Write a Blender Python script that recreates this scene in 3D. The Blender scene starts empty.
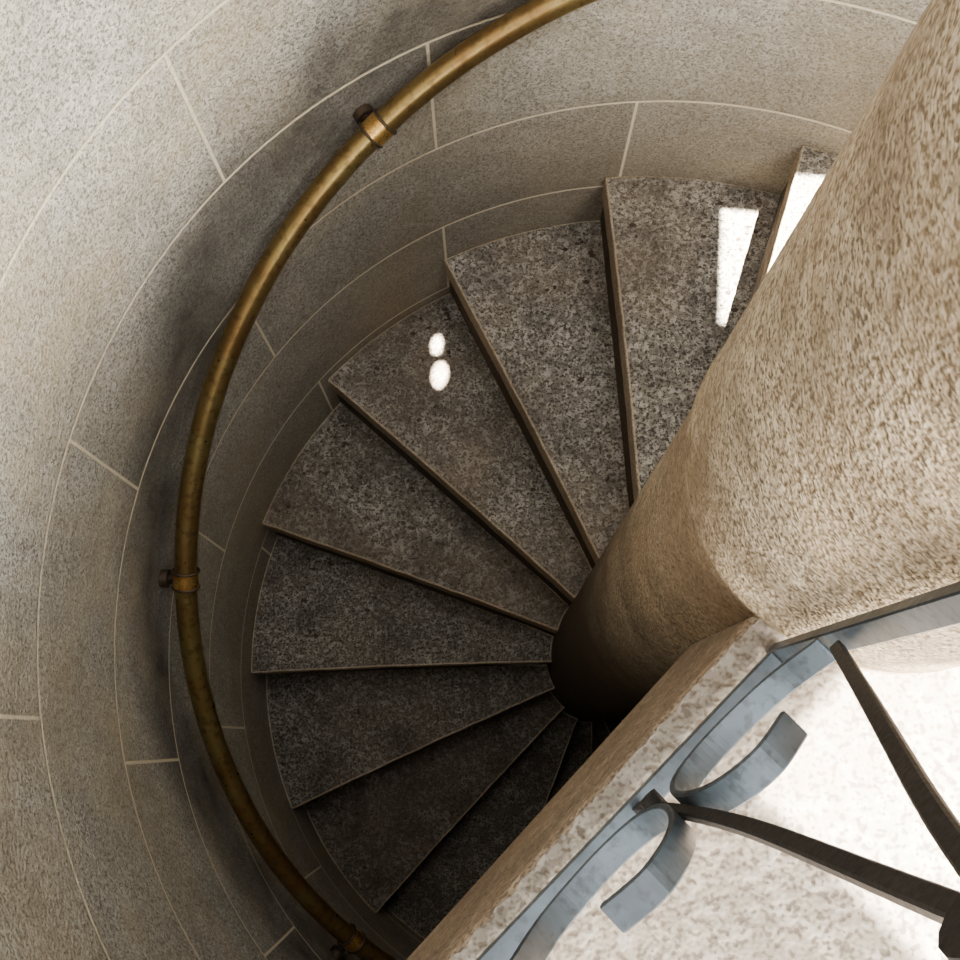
import bpy, bmesh, math, random
import numpy as np
from mathutils import Vector, Matrix
random.seed(4)
TAU=2*math.pi
H=0.2027; TH0=1.2213; DTH=0.3857; RC=0.1719; OFF=0.016; R=1.0
ZL=1.05; ZLB=0.76
def th(k): return TH0+k*DTH
col=bpy.context.scene.collection
# ---------------------------------------------------------------- materials
def newmat(name):
    m=bpy.data.materials.new(name); m.use_nodes=True
    nt=m.node_tree; b=nt.nodes['Principled BSDF']
    return m,nt,b
class NB:
    def __init__(s,nt): s.nt=nt
    def n(s,t,**k):
        nd=s.nt.nodes.new(t)
        for a,v in k.items(): setattr(nd,a,v)
        return nd
    def l(s,a,b): s.nt.links.new(a,b)
    def math(s,op,a,b=None,c=None,clamp=False):
        nd=s.n('ShaderNodeMath',operation=op); nd.use_clamp=clamp
        for i,v in enumerate((a,b,c)):
            if v is None: continue
            if hasattr(v,'node'): s.l(v,nd.inputs[i])
            else: nd.inputs[i].default_value=v
        return nd.outputs[0]
    def noise(s,vec,scale,detail=3,rough=.6,dist=0):
        nd=s.n('ShaderNodeTexNoise'); s.l(vec,nd.inputs['Vector'])
        nd.inputs['Scale'].default_value=scale; nd.inputs['Detail'].default_value=detail
        nd.inputs['Roughness'].default_value=rough; nd.inputs['Distortion'].default_value=dist
        return nd.outputs['Fac']
    def ramp(s,fac,stops,interp='LINEAR'):
        nd=s.n('ShaderNodeValToRGB'); nd.color_ramp.interpolation=interp
        e=nd.color_ramp.elements
        while len(e)<len(stops): e.new(.5)
        for i,(p,c) in enumerate(stops):
            e[i].position=p; e[i].color=(c[0],c[1],c[2],1) if hasattr(c,'__len__') else (c,c,c,1)
        s.l(fac,nd.inputs[0]); return nd.outputs[0]
    def mix(s,f,a,b,mode='MIX'):
        nd=s.n('ShaderNodeMix',data_type='RGBA',blend_type=mode)
        for i,v in ((0,f),(6,a),(7,b)):
            if hasattr(v,'node'): s.l(v,nd.inputs[i])
            elif hasattr(v,'__len__'): nd.inputs[i].default_value=(*v,1)
            else: nd.inputs[i].default_value=v
        return nd.outputs[2]
def sm(nb,x,a,b):
    nd=nb.n('ShaderNodeMapRange',interpolation_type='SMOOTHSTEP')
    nb.l(x,nd.inputs[0]); nd.inputs[1].default_value=a; nd.inputs[2].default_value=b
    return nd.outputs[0]
def granite(name,base,light,dark,fine=150,dark_amt=.55,light_amt=.5,stain=None,stain_amt=.5,rough=.85,bump=.35,extra=None,midamt=.25):
    m,nt,b=newmat(name); nb=NB(nt)
    tc=nb.n('ShaderNodeTexCoord'); v=tc.outputs['Object']
    n1=nb.noise(v,fine,1,.7); n2=nb.noise(v,fine*.5,2,.75); n3=nb.noise(v,fine*1.9,0,.5)
    big=nb.noise(v,2.3,3,.62,.3); mid=nb.noise(v,9,3,.65)
    c=nb.mix(nb.math('MULTIPLY',nb.ramp(n2,[(.50,0),(.60,1)]),light_amt),base,light)
    dm=nb.math('MULTIPLY',nb.ramp(n1,[(.36,1),(.45,0)]),dark_amt)
    c=nb.mix(dm,c,dark)
    dm2=nb.math('MULTIPLY',nb.ramp(n3,[(.28,1),(.40,0)]),dark_amt)
    c=nb.mix(dm2,c,dark)
    if stain:
        sf=nb.math('MULTIPLY',nb.ramp(big,[(.42,0),(.66,1)]),stain_amt)
        c=nb.mix(sf,c,stain)
    c=nb.mix(nb.math('MULTIPLY',nb.ramp(mid,[(.35,1),(.6,0)]),midamt),c,dark)
    hgt=nb.math('ADD',nb.math('MULTIPLY',n1,.5),nb.math('MULTIPLY',n2,.7))
    if extra: c,hgt=extra(nb,v,c,hgt,big,mid)
    bp=nb.n('ShaderNodeBump'); bp.inputs['Strength'].default_value=bump; bp.inputs['Distance'].default_value=.006
    nb.l(hgt,bp.inputs['Height']); nb.l(bp.outputs[0],b.inputs['Normal'])
    nb.l(c,b.inputs['Base Color']); b.inputs['Roughness'].default_value=rough
    b.inputs['Specular IOR Level'].default_value=.2
    return m
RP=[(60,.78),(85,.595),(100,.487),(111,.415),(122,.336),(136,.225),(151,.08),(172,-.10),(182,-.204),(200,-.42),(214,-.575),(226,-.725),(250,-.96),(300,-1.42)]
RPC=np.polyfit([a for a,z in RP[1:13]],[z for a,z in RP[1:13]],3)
def wall_extra(nb,v,c,hgt,big,mid):
    sp=nb.n('ShaderNodeSeparateXYZ'); nb.l(v,sp.inputs[0]); x,y,z=sp.outputs
    ang=nb.math('MULTIPLY',nb.math('ARCTAN2',y,x),180/math.pi)
    zz=nb.math('DIVIDE',nb.math('ADD',z,.245),.3265)
    row=nb.math('FLOOR',zz); fz=nb.math('SUBTRACT',zz,row)
    dz=nb.math('MULTIPLY',nb.math('MINIMUM',fz,nb.math('SUBTRACT',1.0,fz)),.3265)
    off=nb.math('MULTIPLY',nb.math('ABSOLUTE',row),23.7)
    q=nb.math('DIVIDE',nb.math('SUBTRACT',nb.math('ADD',ang,720-91+.0),off),51.43)
    ci=nb.math('FLOOR',q); fq=nb.math('SUBTRACT',q,ci)
    da=nb.math('MULTIPLY',nb.math('MINIMUM',fq,nb.math('SUBTRACT',1.0,fq)),51.43*math.pi/180)
    d=nb.math('MINIMUM',dz,da)
    jm=nb.math('SUBTRACT',1.0,sm(nb,d,.0018,.0042))
    wn=nb.n('ShaderNodeTexWhiteNoise',noise_dimensions='2D')
    cv=nb.n('ShaderNodeCombineXYZ'); nb.l(row,cv.inputs[0]); nb.l(ci,cv.inputs[1]); nb.l(cv.outputs[0],wn.inputs['Vector'])
    tone=nb.math('ADD',nb.math('MULTIPLY',wn.outputs['Value'],.3),.82)
    hs=nb.n('ShaderNodeHueSaturation'); nb.l(c,hs.inputs['Color']); nb.l(tone,hs.inputs['Value']); c=hs.outputs[0]
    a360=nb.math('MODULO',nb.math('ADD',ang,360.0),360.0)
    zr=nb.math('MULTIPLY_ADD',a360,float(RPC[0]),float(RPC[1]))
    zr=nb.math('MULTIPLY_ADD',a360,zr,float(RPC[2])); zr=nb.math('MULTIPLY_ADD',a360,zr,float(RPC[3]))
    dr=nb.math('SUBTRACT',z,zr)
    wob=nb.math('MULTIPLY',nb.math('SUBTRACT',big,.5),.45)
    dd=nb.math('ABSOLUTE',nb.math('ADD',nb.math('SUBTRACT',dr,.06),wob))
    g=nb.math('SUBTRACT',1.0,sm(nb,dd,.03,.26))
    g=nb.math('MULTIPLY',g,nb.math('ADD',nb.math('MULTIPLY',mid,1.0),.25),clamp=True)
    c=nb.mix(g,c,(.052,.045,.037))  # soot plus the rail's shadow, painted as a dark band along the handrail
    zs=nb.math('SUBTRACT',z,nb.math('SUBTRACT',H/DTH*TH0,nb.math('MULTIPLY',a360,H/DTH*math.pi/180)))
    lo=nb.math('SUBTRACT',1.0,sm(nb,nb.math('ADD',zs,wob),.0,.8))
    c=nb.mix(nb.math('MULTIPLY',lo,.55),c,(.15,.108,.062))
    c=nb.mix(nb.math('MULTIPLY',jm,.88),c,(.78,.67,.48))
    hgt=nb.math('SUBTRACT',hgt,nb.math('MULTIPLY',jm,.5))
    return c,hgt
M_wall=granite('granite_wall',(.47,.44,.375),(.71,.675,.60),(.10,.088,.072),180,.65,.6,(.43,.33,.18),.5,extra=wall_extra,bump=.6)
def tread_extra(nb,v,c,hgt,big,mid):
    sp=nb.n('ShaderNodeSeparateXYZ'); nb.l(v,sp.inputs[0])
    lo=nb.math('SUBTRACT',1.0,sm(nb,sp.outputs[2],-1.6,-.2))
    c=nb.mix(nb.math('MULTIPLY',lo,.55),c,(.03,.023,.016))  # stairwell shade painted into the stone colour, stronger on lower treads
    return c,hgt
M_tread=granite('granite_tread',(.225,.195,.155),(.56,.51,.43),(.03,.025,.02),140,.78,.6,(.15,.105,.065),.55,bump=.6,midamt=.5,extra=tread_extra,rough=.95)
M_nose=granite('granite_tread_nosing',(.40,.31,.21),(.54,.45,.33),(.10,.07,.045),150,.45,.5,(.26,.17,.10),.55,bump=.5)
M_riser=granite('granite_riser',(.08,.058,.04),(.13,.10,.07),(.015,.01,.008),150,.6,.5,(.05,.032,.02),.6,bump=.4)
def col_extra(nb,v,c,hgt,big,mid):
    sp=nb.n('ShaderNodeSeparateXYZ'); nb.l(v,sp.inputs[0]); z=sp.outputs[2]
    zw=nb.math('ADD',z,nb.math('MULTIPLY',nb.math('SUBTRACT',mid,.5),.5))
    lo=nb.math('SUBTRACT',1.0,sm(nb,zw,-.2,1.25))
    c=nb.mix(nb.math('MULTIPLY',lo,.94),c,(.05,.034,.022))  # shade of the deep well painted onto the lower column
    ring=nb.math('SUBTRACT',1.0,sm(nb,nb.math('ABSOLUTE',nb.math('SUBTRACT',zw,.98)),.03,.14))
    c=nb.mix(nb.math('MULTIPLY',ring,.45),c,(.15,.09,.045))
    q=nb.math('DIVIDE',z,H); fq=nb.math('SUBTRACT',q,nb.math('FLOOR',q))
    dj=nb.math('MULTIPLY',nb.math('MINIMUM',fq,nb.math('SUBTRACT',1.0,fq)),H)
    j=nb.math('SUBTRACT',1.0,sm(nb,dj,.001,.004)); j=nb.math('MULTIPLY',j,nb.math('LESS_THAN',z,.1))
    c=nb.mix(nb.math('MULTIPLY',j,.5),c,(.03,.022,.015))
    return c,hgt
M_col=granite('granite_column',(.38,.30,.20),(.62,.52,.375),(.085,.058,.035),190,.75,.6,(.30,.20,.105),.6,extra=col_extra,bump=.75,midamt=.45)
M_edge=granite('granite_landing_edge',(.23,.175,.12),(.38,.31,.23),(.07,.05,.035),160,.65,.65,(.14,.09,.05),.6,bump=.5,midamt=.5)
M_sill=granite('granite_landing_sill',(.25,.225,.185),(.44,.40,.34),(.08,.06,.045),130,.65,.6,(.17,.115,.07),.6,bump=.7,midamt=.45)
M_land=granite('granite_landing_floor',(.25,.215,.17),(.40,.36,.30),(.08,.06,.045),120,.75,.6,(.22,.16,.11),.5,bump=.5,midamt=.4)
def metal(name,c1,c2,c3,rough,met,scale=14,vert=False):
    m,nt,b=newmat(name); nb=NB(nt)
    tc=nb.n('ShaderNodeTexCoord'); v=tc.outputs['Object']
    n=nb.noise(v,scale,3,.6,.4); f=nb.noise(v,scale*9,2,.6)
    c=nb.mix(nb.ramp(n,[(.38,0),(.62,1)]),c1,c2)
    c=nb.mix(nb.math('MULTIPLY',nb.ramp(f,[(.52,0),(.66,1)]),.6),c,c3)
    nb.l(c,b.inputs['Base Color']); b.inputs['Metallic'].default_value=met
    nb.l(nb.math('ADD',nb.math('MULTIPLY',f,.25),rough-.12),b.inputs['Roughness'])
    bp=nb.n('ShaderNodeBump'); bp.inputs['Strength'].default_value=.15; bp.inputs['Distance'].default_value=.002
    nb.l(f,bp.inputs['Height']); nb.l(bp.outputs[0],b.inputs['Normal'])
    return m
M_rail=metal('aged_brass_rail',(.32,.235,.085),(.25,.145,.05),(.13,.08,.03),.32,.85,7)
M_collar=metal('polished_brass_collar',(.80,.50,.15),(.6,.32,.09),(.2,.1,.03),.3,.9,20)
M_dark=metal('dark_bronze_bracket',(.05,.035,.02),(.08,.05,.03),(.03,.02,.012),.5,.6,20)
M_pat=metal('weathered_bronze',(.04,.052,.062),(.02,.026,.031),(.010,.012,.014),.36,.2,12)
M_bar=metal('dark_bronze_bar',(.012,.010,.009),(.018,.015,.013),(.006,.005,.005),.5,.1,25)
M_bar.node_tree.nodes['Principled BSDF'].inputs['Specular IOR Level'].default_value=.25
M_deb=metal('dry_leaf_debris',(.03,.02,.012),(.06,.035,.02),(.015,.01,.006),.9,0,30)
# ---------------------------------------------------------------- mesh helpers
def obj(name,me,parent=None,mats=()):
    o=bpy.data.objects.new(name,me); col.objects.link(o)
    for m in mats: me.materials.append(m)
    if parent: o.parent=parent
    return o
def empty(name):
    o=bpy.data.objects.new(name,None); col.objects.link(o); o.empty_display_size=.1; return o
def bev(o,w=.005,seg=2,ang=40):
    m=o.modifiers.new('bevel','BEVEL'); m.width=w; m.segments=seg; m.limit_method='ANGLE'; m.angle_limit=math.radians(ang)
def prism(name,outline,z0,z1,parent,mats,topmat=0,sidemat=0,bevel=.005):
    bm=bmesh.new()
    lo=[bm.verts.new((x,y,z0)) for x,y in outline]; hi=[bm.verts.new((x,y,z1)) for x,y in outline]
    f=bm.faces.new(hi); f.material_index=topmat
    f=bm.faces.new(lo[::-1]); f.material_index=sidemat
    n=len(outline)
    for i in range(n):
        f=bm.faces.new((lo[i],lo[(i+1)%n],hi[(i+1)%n],hi[i])); f.material_index=sidemat
    bmesh.ops.recalc_face_normals(bm,faces=bm.faces[:])
    me=bpy.data.meshes.new(name); bm.to_mesh(me); bm.free()
    o=obj(name,me,parent,mats)
    if bevel:
        bev(o,bevel); o.modifiers['bevel'].material=sidemat if len(mats)>1 else -1
    return o
def linepts(a,off,r):
    u=math.sqrt(r*r-off*off)
    return (u*math.cos(a)-off*math.sin(a),u*math.sin(a)+off*math.cos(a))
def sector(a0,off0,a1,off1,ri,ro,n=18,wear=0):
    p0=linepts(a0,off0,ro); p1=linepts(a1,off1,ro)
    A0=math.atan2(p0[1],p0[0]); A1=math.atan2(p1[1],p1[0])
    while A1<A0: A1+=TAU
    out=[(ro*math.cos(A0+(A1-A0)*i/n),ro*math.sin(A0+(A1-A0)*i/n)) for i in range(n+1)]
    if wear:   # slightly worn front edge
        for i in range(1,22):
            rr=ro+(ri-ro)*i/22
            u=i/22
            out.append(linepts(a1,off1-wear*math.sin(math.pi*u)-random.uniform(0,.0016),rr))
    q1=linepts(a1,off1,ri); q0=linepts(a0,off0,ri)
    B1=math.atan2(q1[1],q1[0]); B0=math.atan2(q0[1],q0[0])
    while B1<B0: B1+=TAU
    m=max(8,n//2)
    out+=[(ri*math.cos(B1-(B1-B0)*i/m),ri*math.sin(B1-(B1-B0)*i/m)) for i in range(m+1)]
    return out
def lathe(name,prof,seg,mats,a0=0,a1=TAU,parent=None,closed=False):
    full=abs(a1-a0-TAU)<1e-6; bm=bmesh.new(); rings=[]
    cnt=seg if full else seg+1
    for r,z in prof: rings.append([bm.verts.new((r*math.cos(a0+(a1-a0)*i/seg),r*math.sin(a0+(a1-a0)*i/seg),z)) for i in range(cnt)])
    prs=list(zip(rings,rings[1:]))
    if closed: prs.append((rings[-1],rings[0]))
    for a,b in prs:
        for i in range(seg):
            f=bm.faces.new((a[i],a[(i+1)%cnt],b[(i+1)%cnt],b[i])); f.smooth=True
    if not full and closed:
        bm.faces.new([r[0] for r in rings]); bm.faces.new([r[-1] for r in rings][::-1])
    bmesh.ops.recalc_face_normals(bm,faces=bm.faces[:])
    for e in bm.edges:
        if len(e.link_faces)==2 and e.calc_face_angle(0)>.6: e.smooth=False
    me=bpy.data.meshes.new(name); bm.to_mesh(me); bm.free()
    return obj(name,me,parent,mats)
# ---------------------------------------------------------------- wall (opening to the terrace above the landing)
ZB=-3.6; ZT=2.5
wl=empty('wall_round')
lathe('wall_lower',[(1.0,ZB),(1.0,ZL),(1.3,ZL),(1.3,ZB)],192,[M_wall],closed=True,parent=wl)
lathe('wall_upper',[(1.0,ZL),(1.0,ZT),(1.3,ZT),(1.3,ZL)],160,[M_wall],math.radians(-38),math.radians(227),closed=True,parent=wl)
prism('floor',[(1.25*math.cos(TAU*i/64),1.25*math.sin(TAU*i/64)) for i in range(64)],ZB-.1,ZB,None,[M_tread],bevel=0)
prism('floor_terrace',sector(math.radians(190),0,math.radians(360),0,1.3,4.2,48),ZL-.25,ZL-.002,None,[M_land],bevel=0)
# ---------------------------------------------------------------- stairs
st=empty('spiral_staircase')
NT=.075
for k in range(-4,16):
    a0=th(k-1)-.05; a1=th(k)
    z=-k*H
    prism('tread_%d'%(k+5),sector(a0,OFF,a1,OFF,RC-.004,R,wear=.004),z-NT,z,st,[M_tread,M_nose],0,1,.005)
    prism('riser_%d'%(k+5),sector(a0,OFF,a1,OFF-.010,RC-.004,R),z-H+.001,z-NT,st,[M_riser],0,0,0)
# scattered leaf litter and grit lying on the treads
bm=bmesh.new(); rd=random.Random(11)
for k in range(-1,9):
    for i in range(30):
        near=rd.random()<.6
        a=th(k-1)+(.03+abs(rd.gauss(0,.05)) if near else rd.uniform(.03,DTH-.03)); a=min(a,th(k)-.03)
        r=rd.uniform(.82,.985) if rd.random()<.55 else rd.uniform(.25,.98)
        s=rd.uniform(.003,.009); c0=Vector((r*math.cos(a),r*math.sin(a),-k*H+.001)); g0=rd.uniform(0,TAU)
        n=5; vs=[bm.verts.new(c0+Vector((s*rd.uniform(.5,1.3)*math.cos(g0+TAU*j/n),s*rd.uniform(.4,1)*math.sin(g0+TAU*j/n),rd.uniform(0,.0015)))) for j in range(n)]
        tp=bm.verts.new(c0+Vector((0,0,s*.5)))
        for j in range(n): bm.faces.new((vs[j],vs[(j+1)%n],tp))
        bm.faces.new(vs[::-1])
me=bpy.data.meshes.new('leaf_litter'); bm.to_mesh(me); bm.free()
obj('leaf_litter',me,st,[M_deb])
ld=empty('stone_landing')
aL=math.radians(224.6)
ol=sector(aL,.0,th(-5)+TAU,OFF,RC-.004,R,30)
prism('landing_slab',ol,ZLB,ZL,ld,[M_land,M_edge],0,1,.008)
d=Vector((math.cos(aL),math.sin(aL),0)); nn=Vector((-d.y,d.x,0))
bm=bmesh.new(); NS=140
rows=[]
for i in range(NS+1):
    s=.168+(.998-.168)*i/NS
    row=[]
    for j,wd_ in enumerate((.0035,.012,.022,.034)):
        jit=random.uniform(-.0018,.0018)
        zz=ZL+.0015+(random.uniform(.0,.002) if j in(1,2) else -.001)
        p=d*s+nn*(wd_+jit); row.append(bm.verts.new((p.x,p.y,zz)))
    rows.append(row)
for a,b in zip(rows,rows[1:]):
    for j in range(3): bm.faces.new((a[j],b[j],b[j+1],a[j+1])).smooth=True
bmesh.ops.recalc_face_normals(bm,faces=bm.faces[:])
me=bpy.data.meshes.new('landing_sill'); bm.to_mesh(me); bm.free()
obj('landing_sill',me,ld,[M_sill])
# ---------------------------------------------------------------- column
prof=[(RC-.004,ZB)]+[(RC-.003,z) for z in np.linspace(-3,.95,14)]+[(RC-.003,1.03),(RC+.001,1.045),(RC+.003,1.06)]+[(RC+.002,z) for z in np.linspace(1.1,2.9,8)]+[(RC+.002,2.95),(.001,2.95)]
lathe('stone_newel_column',prof,128,[M_col])
# ---------------------------------------------------------------- handrail
def tube(name,pts,rad,parent,mat,seg=16,closed=False):
    cu=bpy.data.curves.new(name,'CURVE'); cu.dimensions='3D'; cu.bevel_depth=rad; cu.bevel_resolution=max(2,seg//4); cu.use_fill_caps=True
    sp=cu.splines.new('POLY'); sp.points.add(len(pts)-1)
    for p,q in zip(sp.points,pts): p.co=(*q,1)
    sp.use_cyclic_u=closed
    o=bpy.data.objects.new(name,cu); col.objects.link(o); cu.materials.append(mat)
    if parent: o.parent=parent
    return o
hr=empty('brass_handrail')
RH=.945
def hz(a):
    dg=math.degrees(a); dc=min(max(dg,88),240)
    s=float(np.polyval(np.polyder(RPC),dc))
    return float(np.polyval(RPC,dc))+s*(dg-dc)
def hp(a,r=RH,dz=0): return Vector((r*math.cos(a),r*math.sin(a),hz(a)+dz))
A=np.linspace(math.radians(20),math.radians(330),260)
tube('rail_tube',[hp(a) for a in A],.0222,hr,M_rail,32)
for i,ad in enumerate((73,122.5,173.5,224,275)):
    a=math.radians(ad); p=hp(a); t=(hp(a+.01)-hp(a-.01)).normalized()
    tube('collar_%d'%(i+1),[p-t*.017,p+t*.017],.0252,hr,M_collar,32)
    for q in (-.017,.017):
        ring=[]; x=t.orthogonal().normalized(); y=t.cross(x)
        for j in range(32):
            g=TAU*j/32; ring.append(p+t*q+(x*math.cos(g)+y*math.sin(g))*.0252)
        tube('collar_bead_%d_%s'%(i+1,'a' if q<0 else 'b'),ring,.0028,hr,M_dark,8,True)
    tube('bracket_arm_%d'%(i+1),[hp(a,RH+.012,-.01),hp(a,RH+.03,-.018),hp(a,1.0,-.02)],.010,hr,M_dark,12)
    tube('bracket_rose_%d'%(i+1),[hp(a,.985,-.02),hp(a,.9995,-.02)],.019,hr,M_dark,24)
# ---------------------------------------------------------------- railing
rl=empty('bronze_railing')
A0=Vector((-.146,-.192,0)); U=Vector((-.735,-.678,0)).normalized(); Nn=Vector((-U.y,U.x,0))
def P(s,z,n=0): return A0+U*s+Nn*n+Vector((0,0,z))
def band(name,path,width,thick,mat,closed=False,n0=0):
    bm=bmesh.new(); L=len(path); rings=[]
    for i,(s,z) in enumerate(path):
        if closed: a=path[i-1]; b=path[(i+1)%L]
        else: a=path[max(0,i-1)]; b=path[min(L-1,i+1)]
        tx,tz=b[0]-a[0],b[1]-a[1]; l=math.hypot(tx,tz); px,pz=-tz/l,tx/l
        rings.append([bm.verts.new(P(s+px*o,z+pz*o,n0+w)) for o,w in ((-thick/2,-width/2),(thick/2,-width/2),(thick/2,width/2),(-thick/2,width/2))])
    rng=range(L) if closed else range(L-1)
    for i in rng:
        a=rings[i]; b=rings[(i+1)%L]
        for j in range(4): bm.faces.new((a[j],a[(j+1)%4],b[(j+1)%4],b[j]))
    if not closed:
        bm.faces.new(rings[0]); bm.faces.new(rings[-1][::-1])
    bmesh.ops.recalc_face_normals(bm,faces=bm.faces[:])
    me=bpy.data.meshes.new(name); bm.to_mesh(me); bm.free()
    o=obj(name,me,rl,[mat]); bev(o,.0012,1,50); return o
def smooth(pts,n=8):
    out=[]; Q=[pts[0]]+list(pts)+[pts[-1]]
    for i in range(1,len(Q)-2):
        p0,p1,p2,p3=Q[i-1:i+3]
        for j in range(n):
            u=j/n
            out.append(tuple(.5*((2*p1[c])+(-p0[c]+p2[c])*u+(2*p0[c]-5*p1[c]+4*p2[c]-p3[c])*u*u+(-p0[c]+3*p1[c]-3*p2[c]+p3[c])*u**3) for c in (0,1)))
    out.append(pts[-1]); return out
ZTOP=2.0; SMAX=.775
band('bottom_rail',[(-.045,1.068),(SMAX,1.068)],.018,.012,M_pat)
band('top_rail',[(-.045,ZTOP),(SMAX,ZTOP)],.04,.014,M_pat)
band('end_post_column',[(-.052,1.05),(-.052,ZTOP+.007)],.018,.012,M_pat)
band('end_post_wall',[(SMAX,1.05),(SMAX,ZTOP+.007)],.018,.012,M_pat)
scr=[(.152,1.205),(.115,1.155),(.06,1.138),(.02,1.16),(.006,1.215),(.016,1.285),(.045,1.318),(.078,1.30)]
for i,s0 in enumerate((.11,.41,.71)):
    band('upright_%d'%(i+1),smooth([(s0+.012,1.06),(s0+.002,1.2),(s0-.004,1.4),(s0,1.68),(s0,ZTOP)]),.007,.009,M_bar)
    for sg in (-1,1):
        if s0+sg*.15>SMAX: continue
        e=s0+sg*.15; nm='%d_%s'%(i+1,'l' if sg<0 else 'r')
        if sg<0: band('brace_low_'+nm,smooth([(s0,1.68),(s0+sg*.03,1.58),(s0+sg*.085,1.42),(e,1.23)]),.007,.009,M_bar)
        band('brace_high_'+nm,[(s0,1.68),(s0+sg*.075,1.86),(e,ZTOP)],.007,.009,M_bar)
        band('scroll_'+nm,smooth([(s0+sg*x,z) for x,z in scr]),.020,.005,M_pat)
    tube('hub_%d'%(i+1),[P(s0,1.68,-.011),P(s0,1.68,.011)],.017,rl,M_bar,24)
    tube('knot_%d'%(i+1),[P(s0+.005,1.15,-.012),P(s0+.005,1.15,.012)],.008,rl,M_bar,16)
# ---------------------------------------------------------------- camera
t,ro,f=0.2396,-0.0295,1060.83
cam=bpy.data.cameras.new('camera'); co=bpy.data.objects.new('camera',cam); col.objects.link(co)
co.matrix_world=Matrix.Translation((-0.3519,-0.2177,1.9470))@Matrix.Rotation(t,4,'X')@Matrix.Rotation(ro,4,'Z')
cam.sensor_width=36; cam.lens=36*f/960; cam.clip_start=.01
bpy.context.scene.camera=co
# ---------------------------------------------------------------- light
wd=bpy.data.worlds.new('sky'); bpy.context.scene.world=wd; wd.use_nodes=True
bg=wd.node_tree.nodes['Background']; bg.inputs[0].default_value=(.96,.98,1,1); bg.inputs[1].default_value=6.0
def area(name,loc,target,sx,sy,power,colr,spread=180,shape='RECTANGLE',xaxis=None):
    l=bpy.data.lights.new(name,'AREA'); l.shape=shape; l.size=sx; l.size_y=sy; l.energy=power; l.color=colr; l.spread=math.radians(spread)
    o=bpy.data.objects.new(name,l); col.objects.link(o); o.location=loc
    dr=(Vector(target)-Vector(loc)).normalized()
    if xaxis is None: o.rotation_euler=dr.to_track_quat('-Z','Y').to_euler()
    else:
        z=-dr; x=(xaxis-z*xaxis.dot(z)).normalized(); y=z.cross(x)
        o.rotation_euler=Matrix((x,y,z)).transposed().to_euler()
    return o
def beam(name,tg,off,sx,sy,p,shape='RECTANGLE',spread=1.5,xaxis=None):
    tg=Vector(tg); area(name,tg+Vector(off),tg,sx,sy,p,(1,.95,.86),spread,shape,xaxis)
offL=Nn*.6+Vector((0,0,2.6))
beam('sunbeam_landing',P(-.08,1.05,.155),offL,.24,.20,9,spread=.6,xaxis=U)
beam('sunbeam_landing.001',P(.17,1.05,.26),offL,.15,.13,3.5,spread=.6,xaxis=U)
beam('sunbeam_tread',(.283,.752,-.1),(.3,-.3,2.6),.16,.265,15,spread=.5,xaxis=Vector((1,-.12,0)))
off=(.35,.1,3.2)
beam('sunbeam_fleck',(-.446,.684,-.608),off,.036,.068,.6,'ELLIPSE',.4,xaxis=Vector((1,-.15,0)))
beam('sunbeam_fleck.001',(-.4516,.7656,-.608),off,.025,.05,.3,'ELLIPSE',.4,xaxis=Vector((1,-.15,0)))
area('bounce_from_terrace',(.55,-1.5,1.9),(-.3,.6,.8),1.2,.8,58,(1,.94,.83),85)
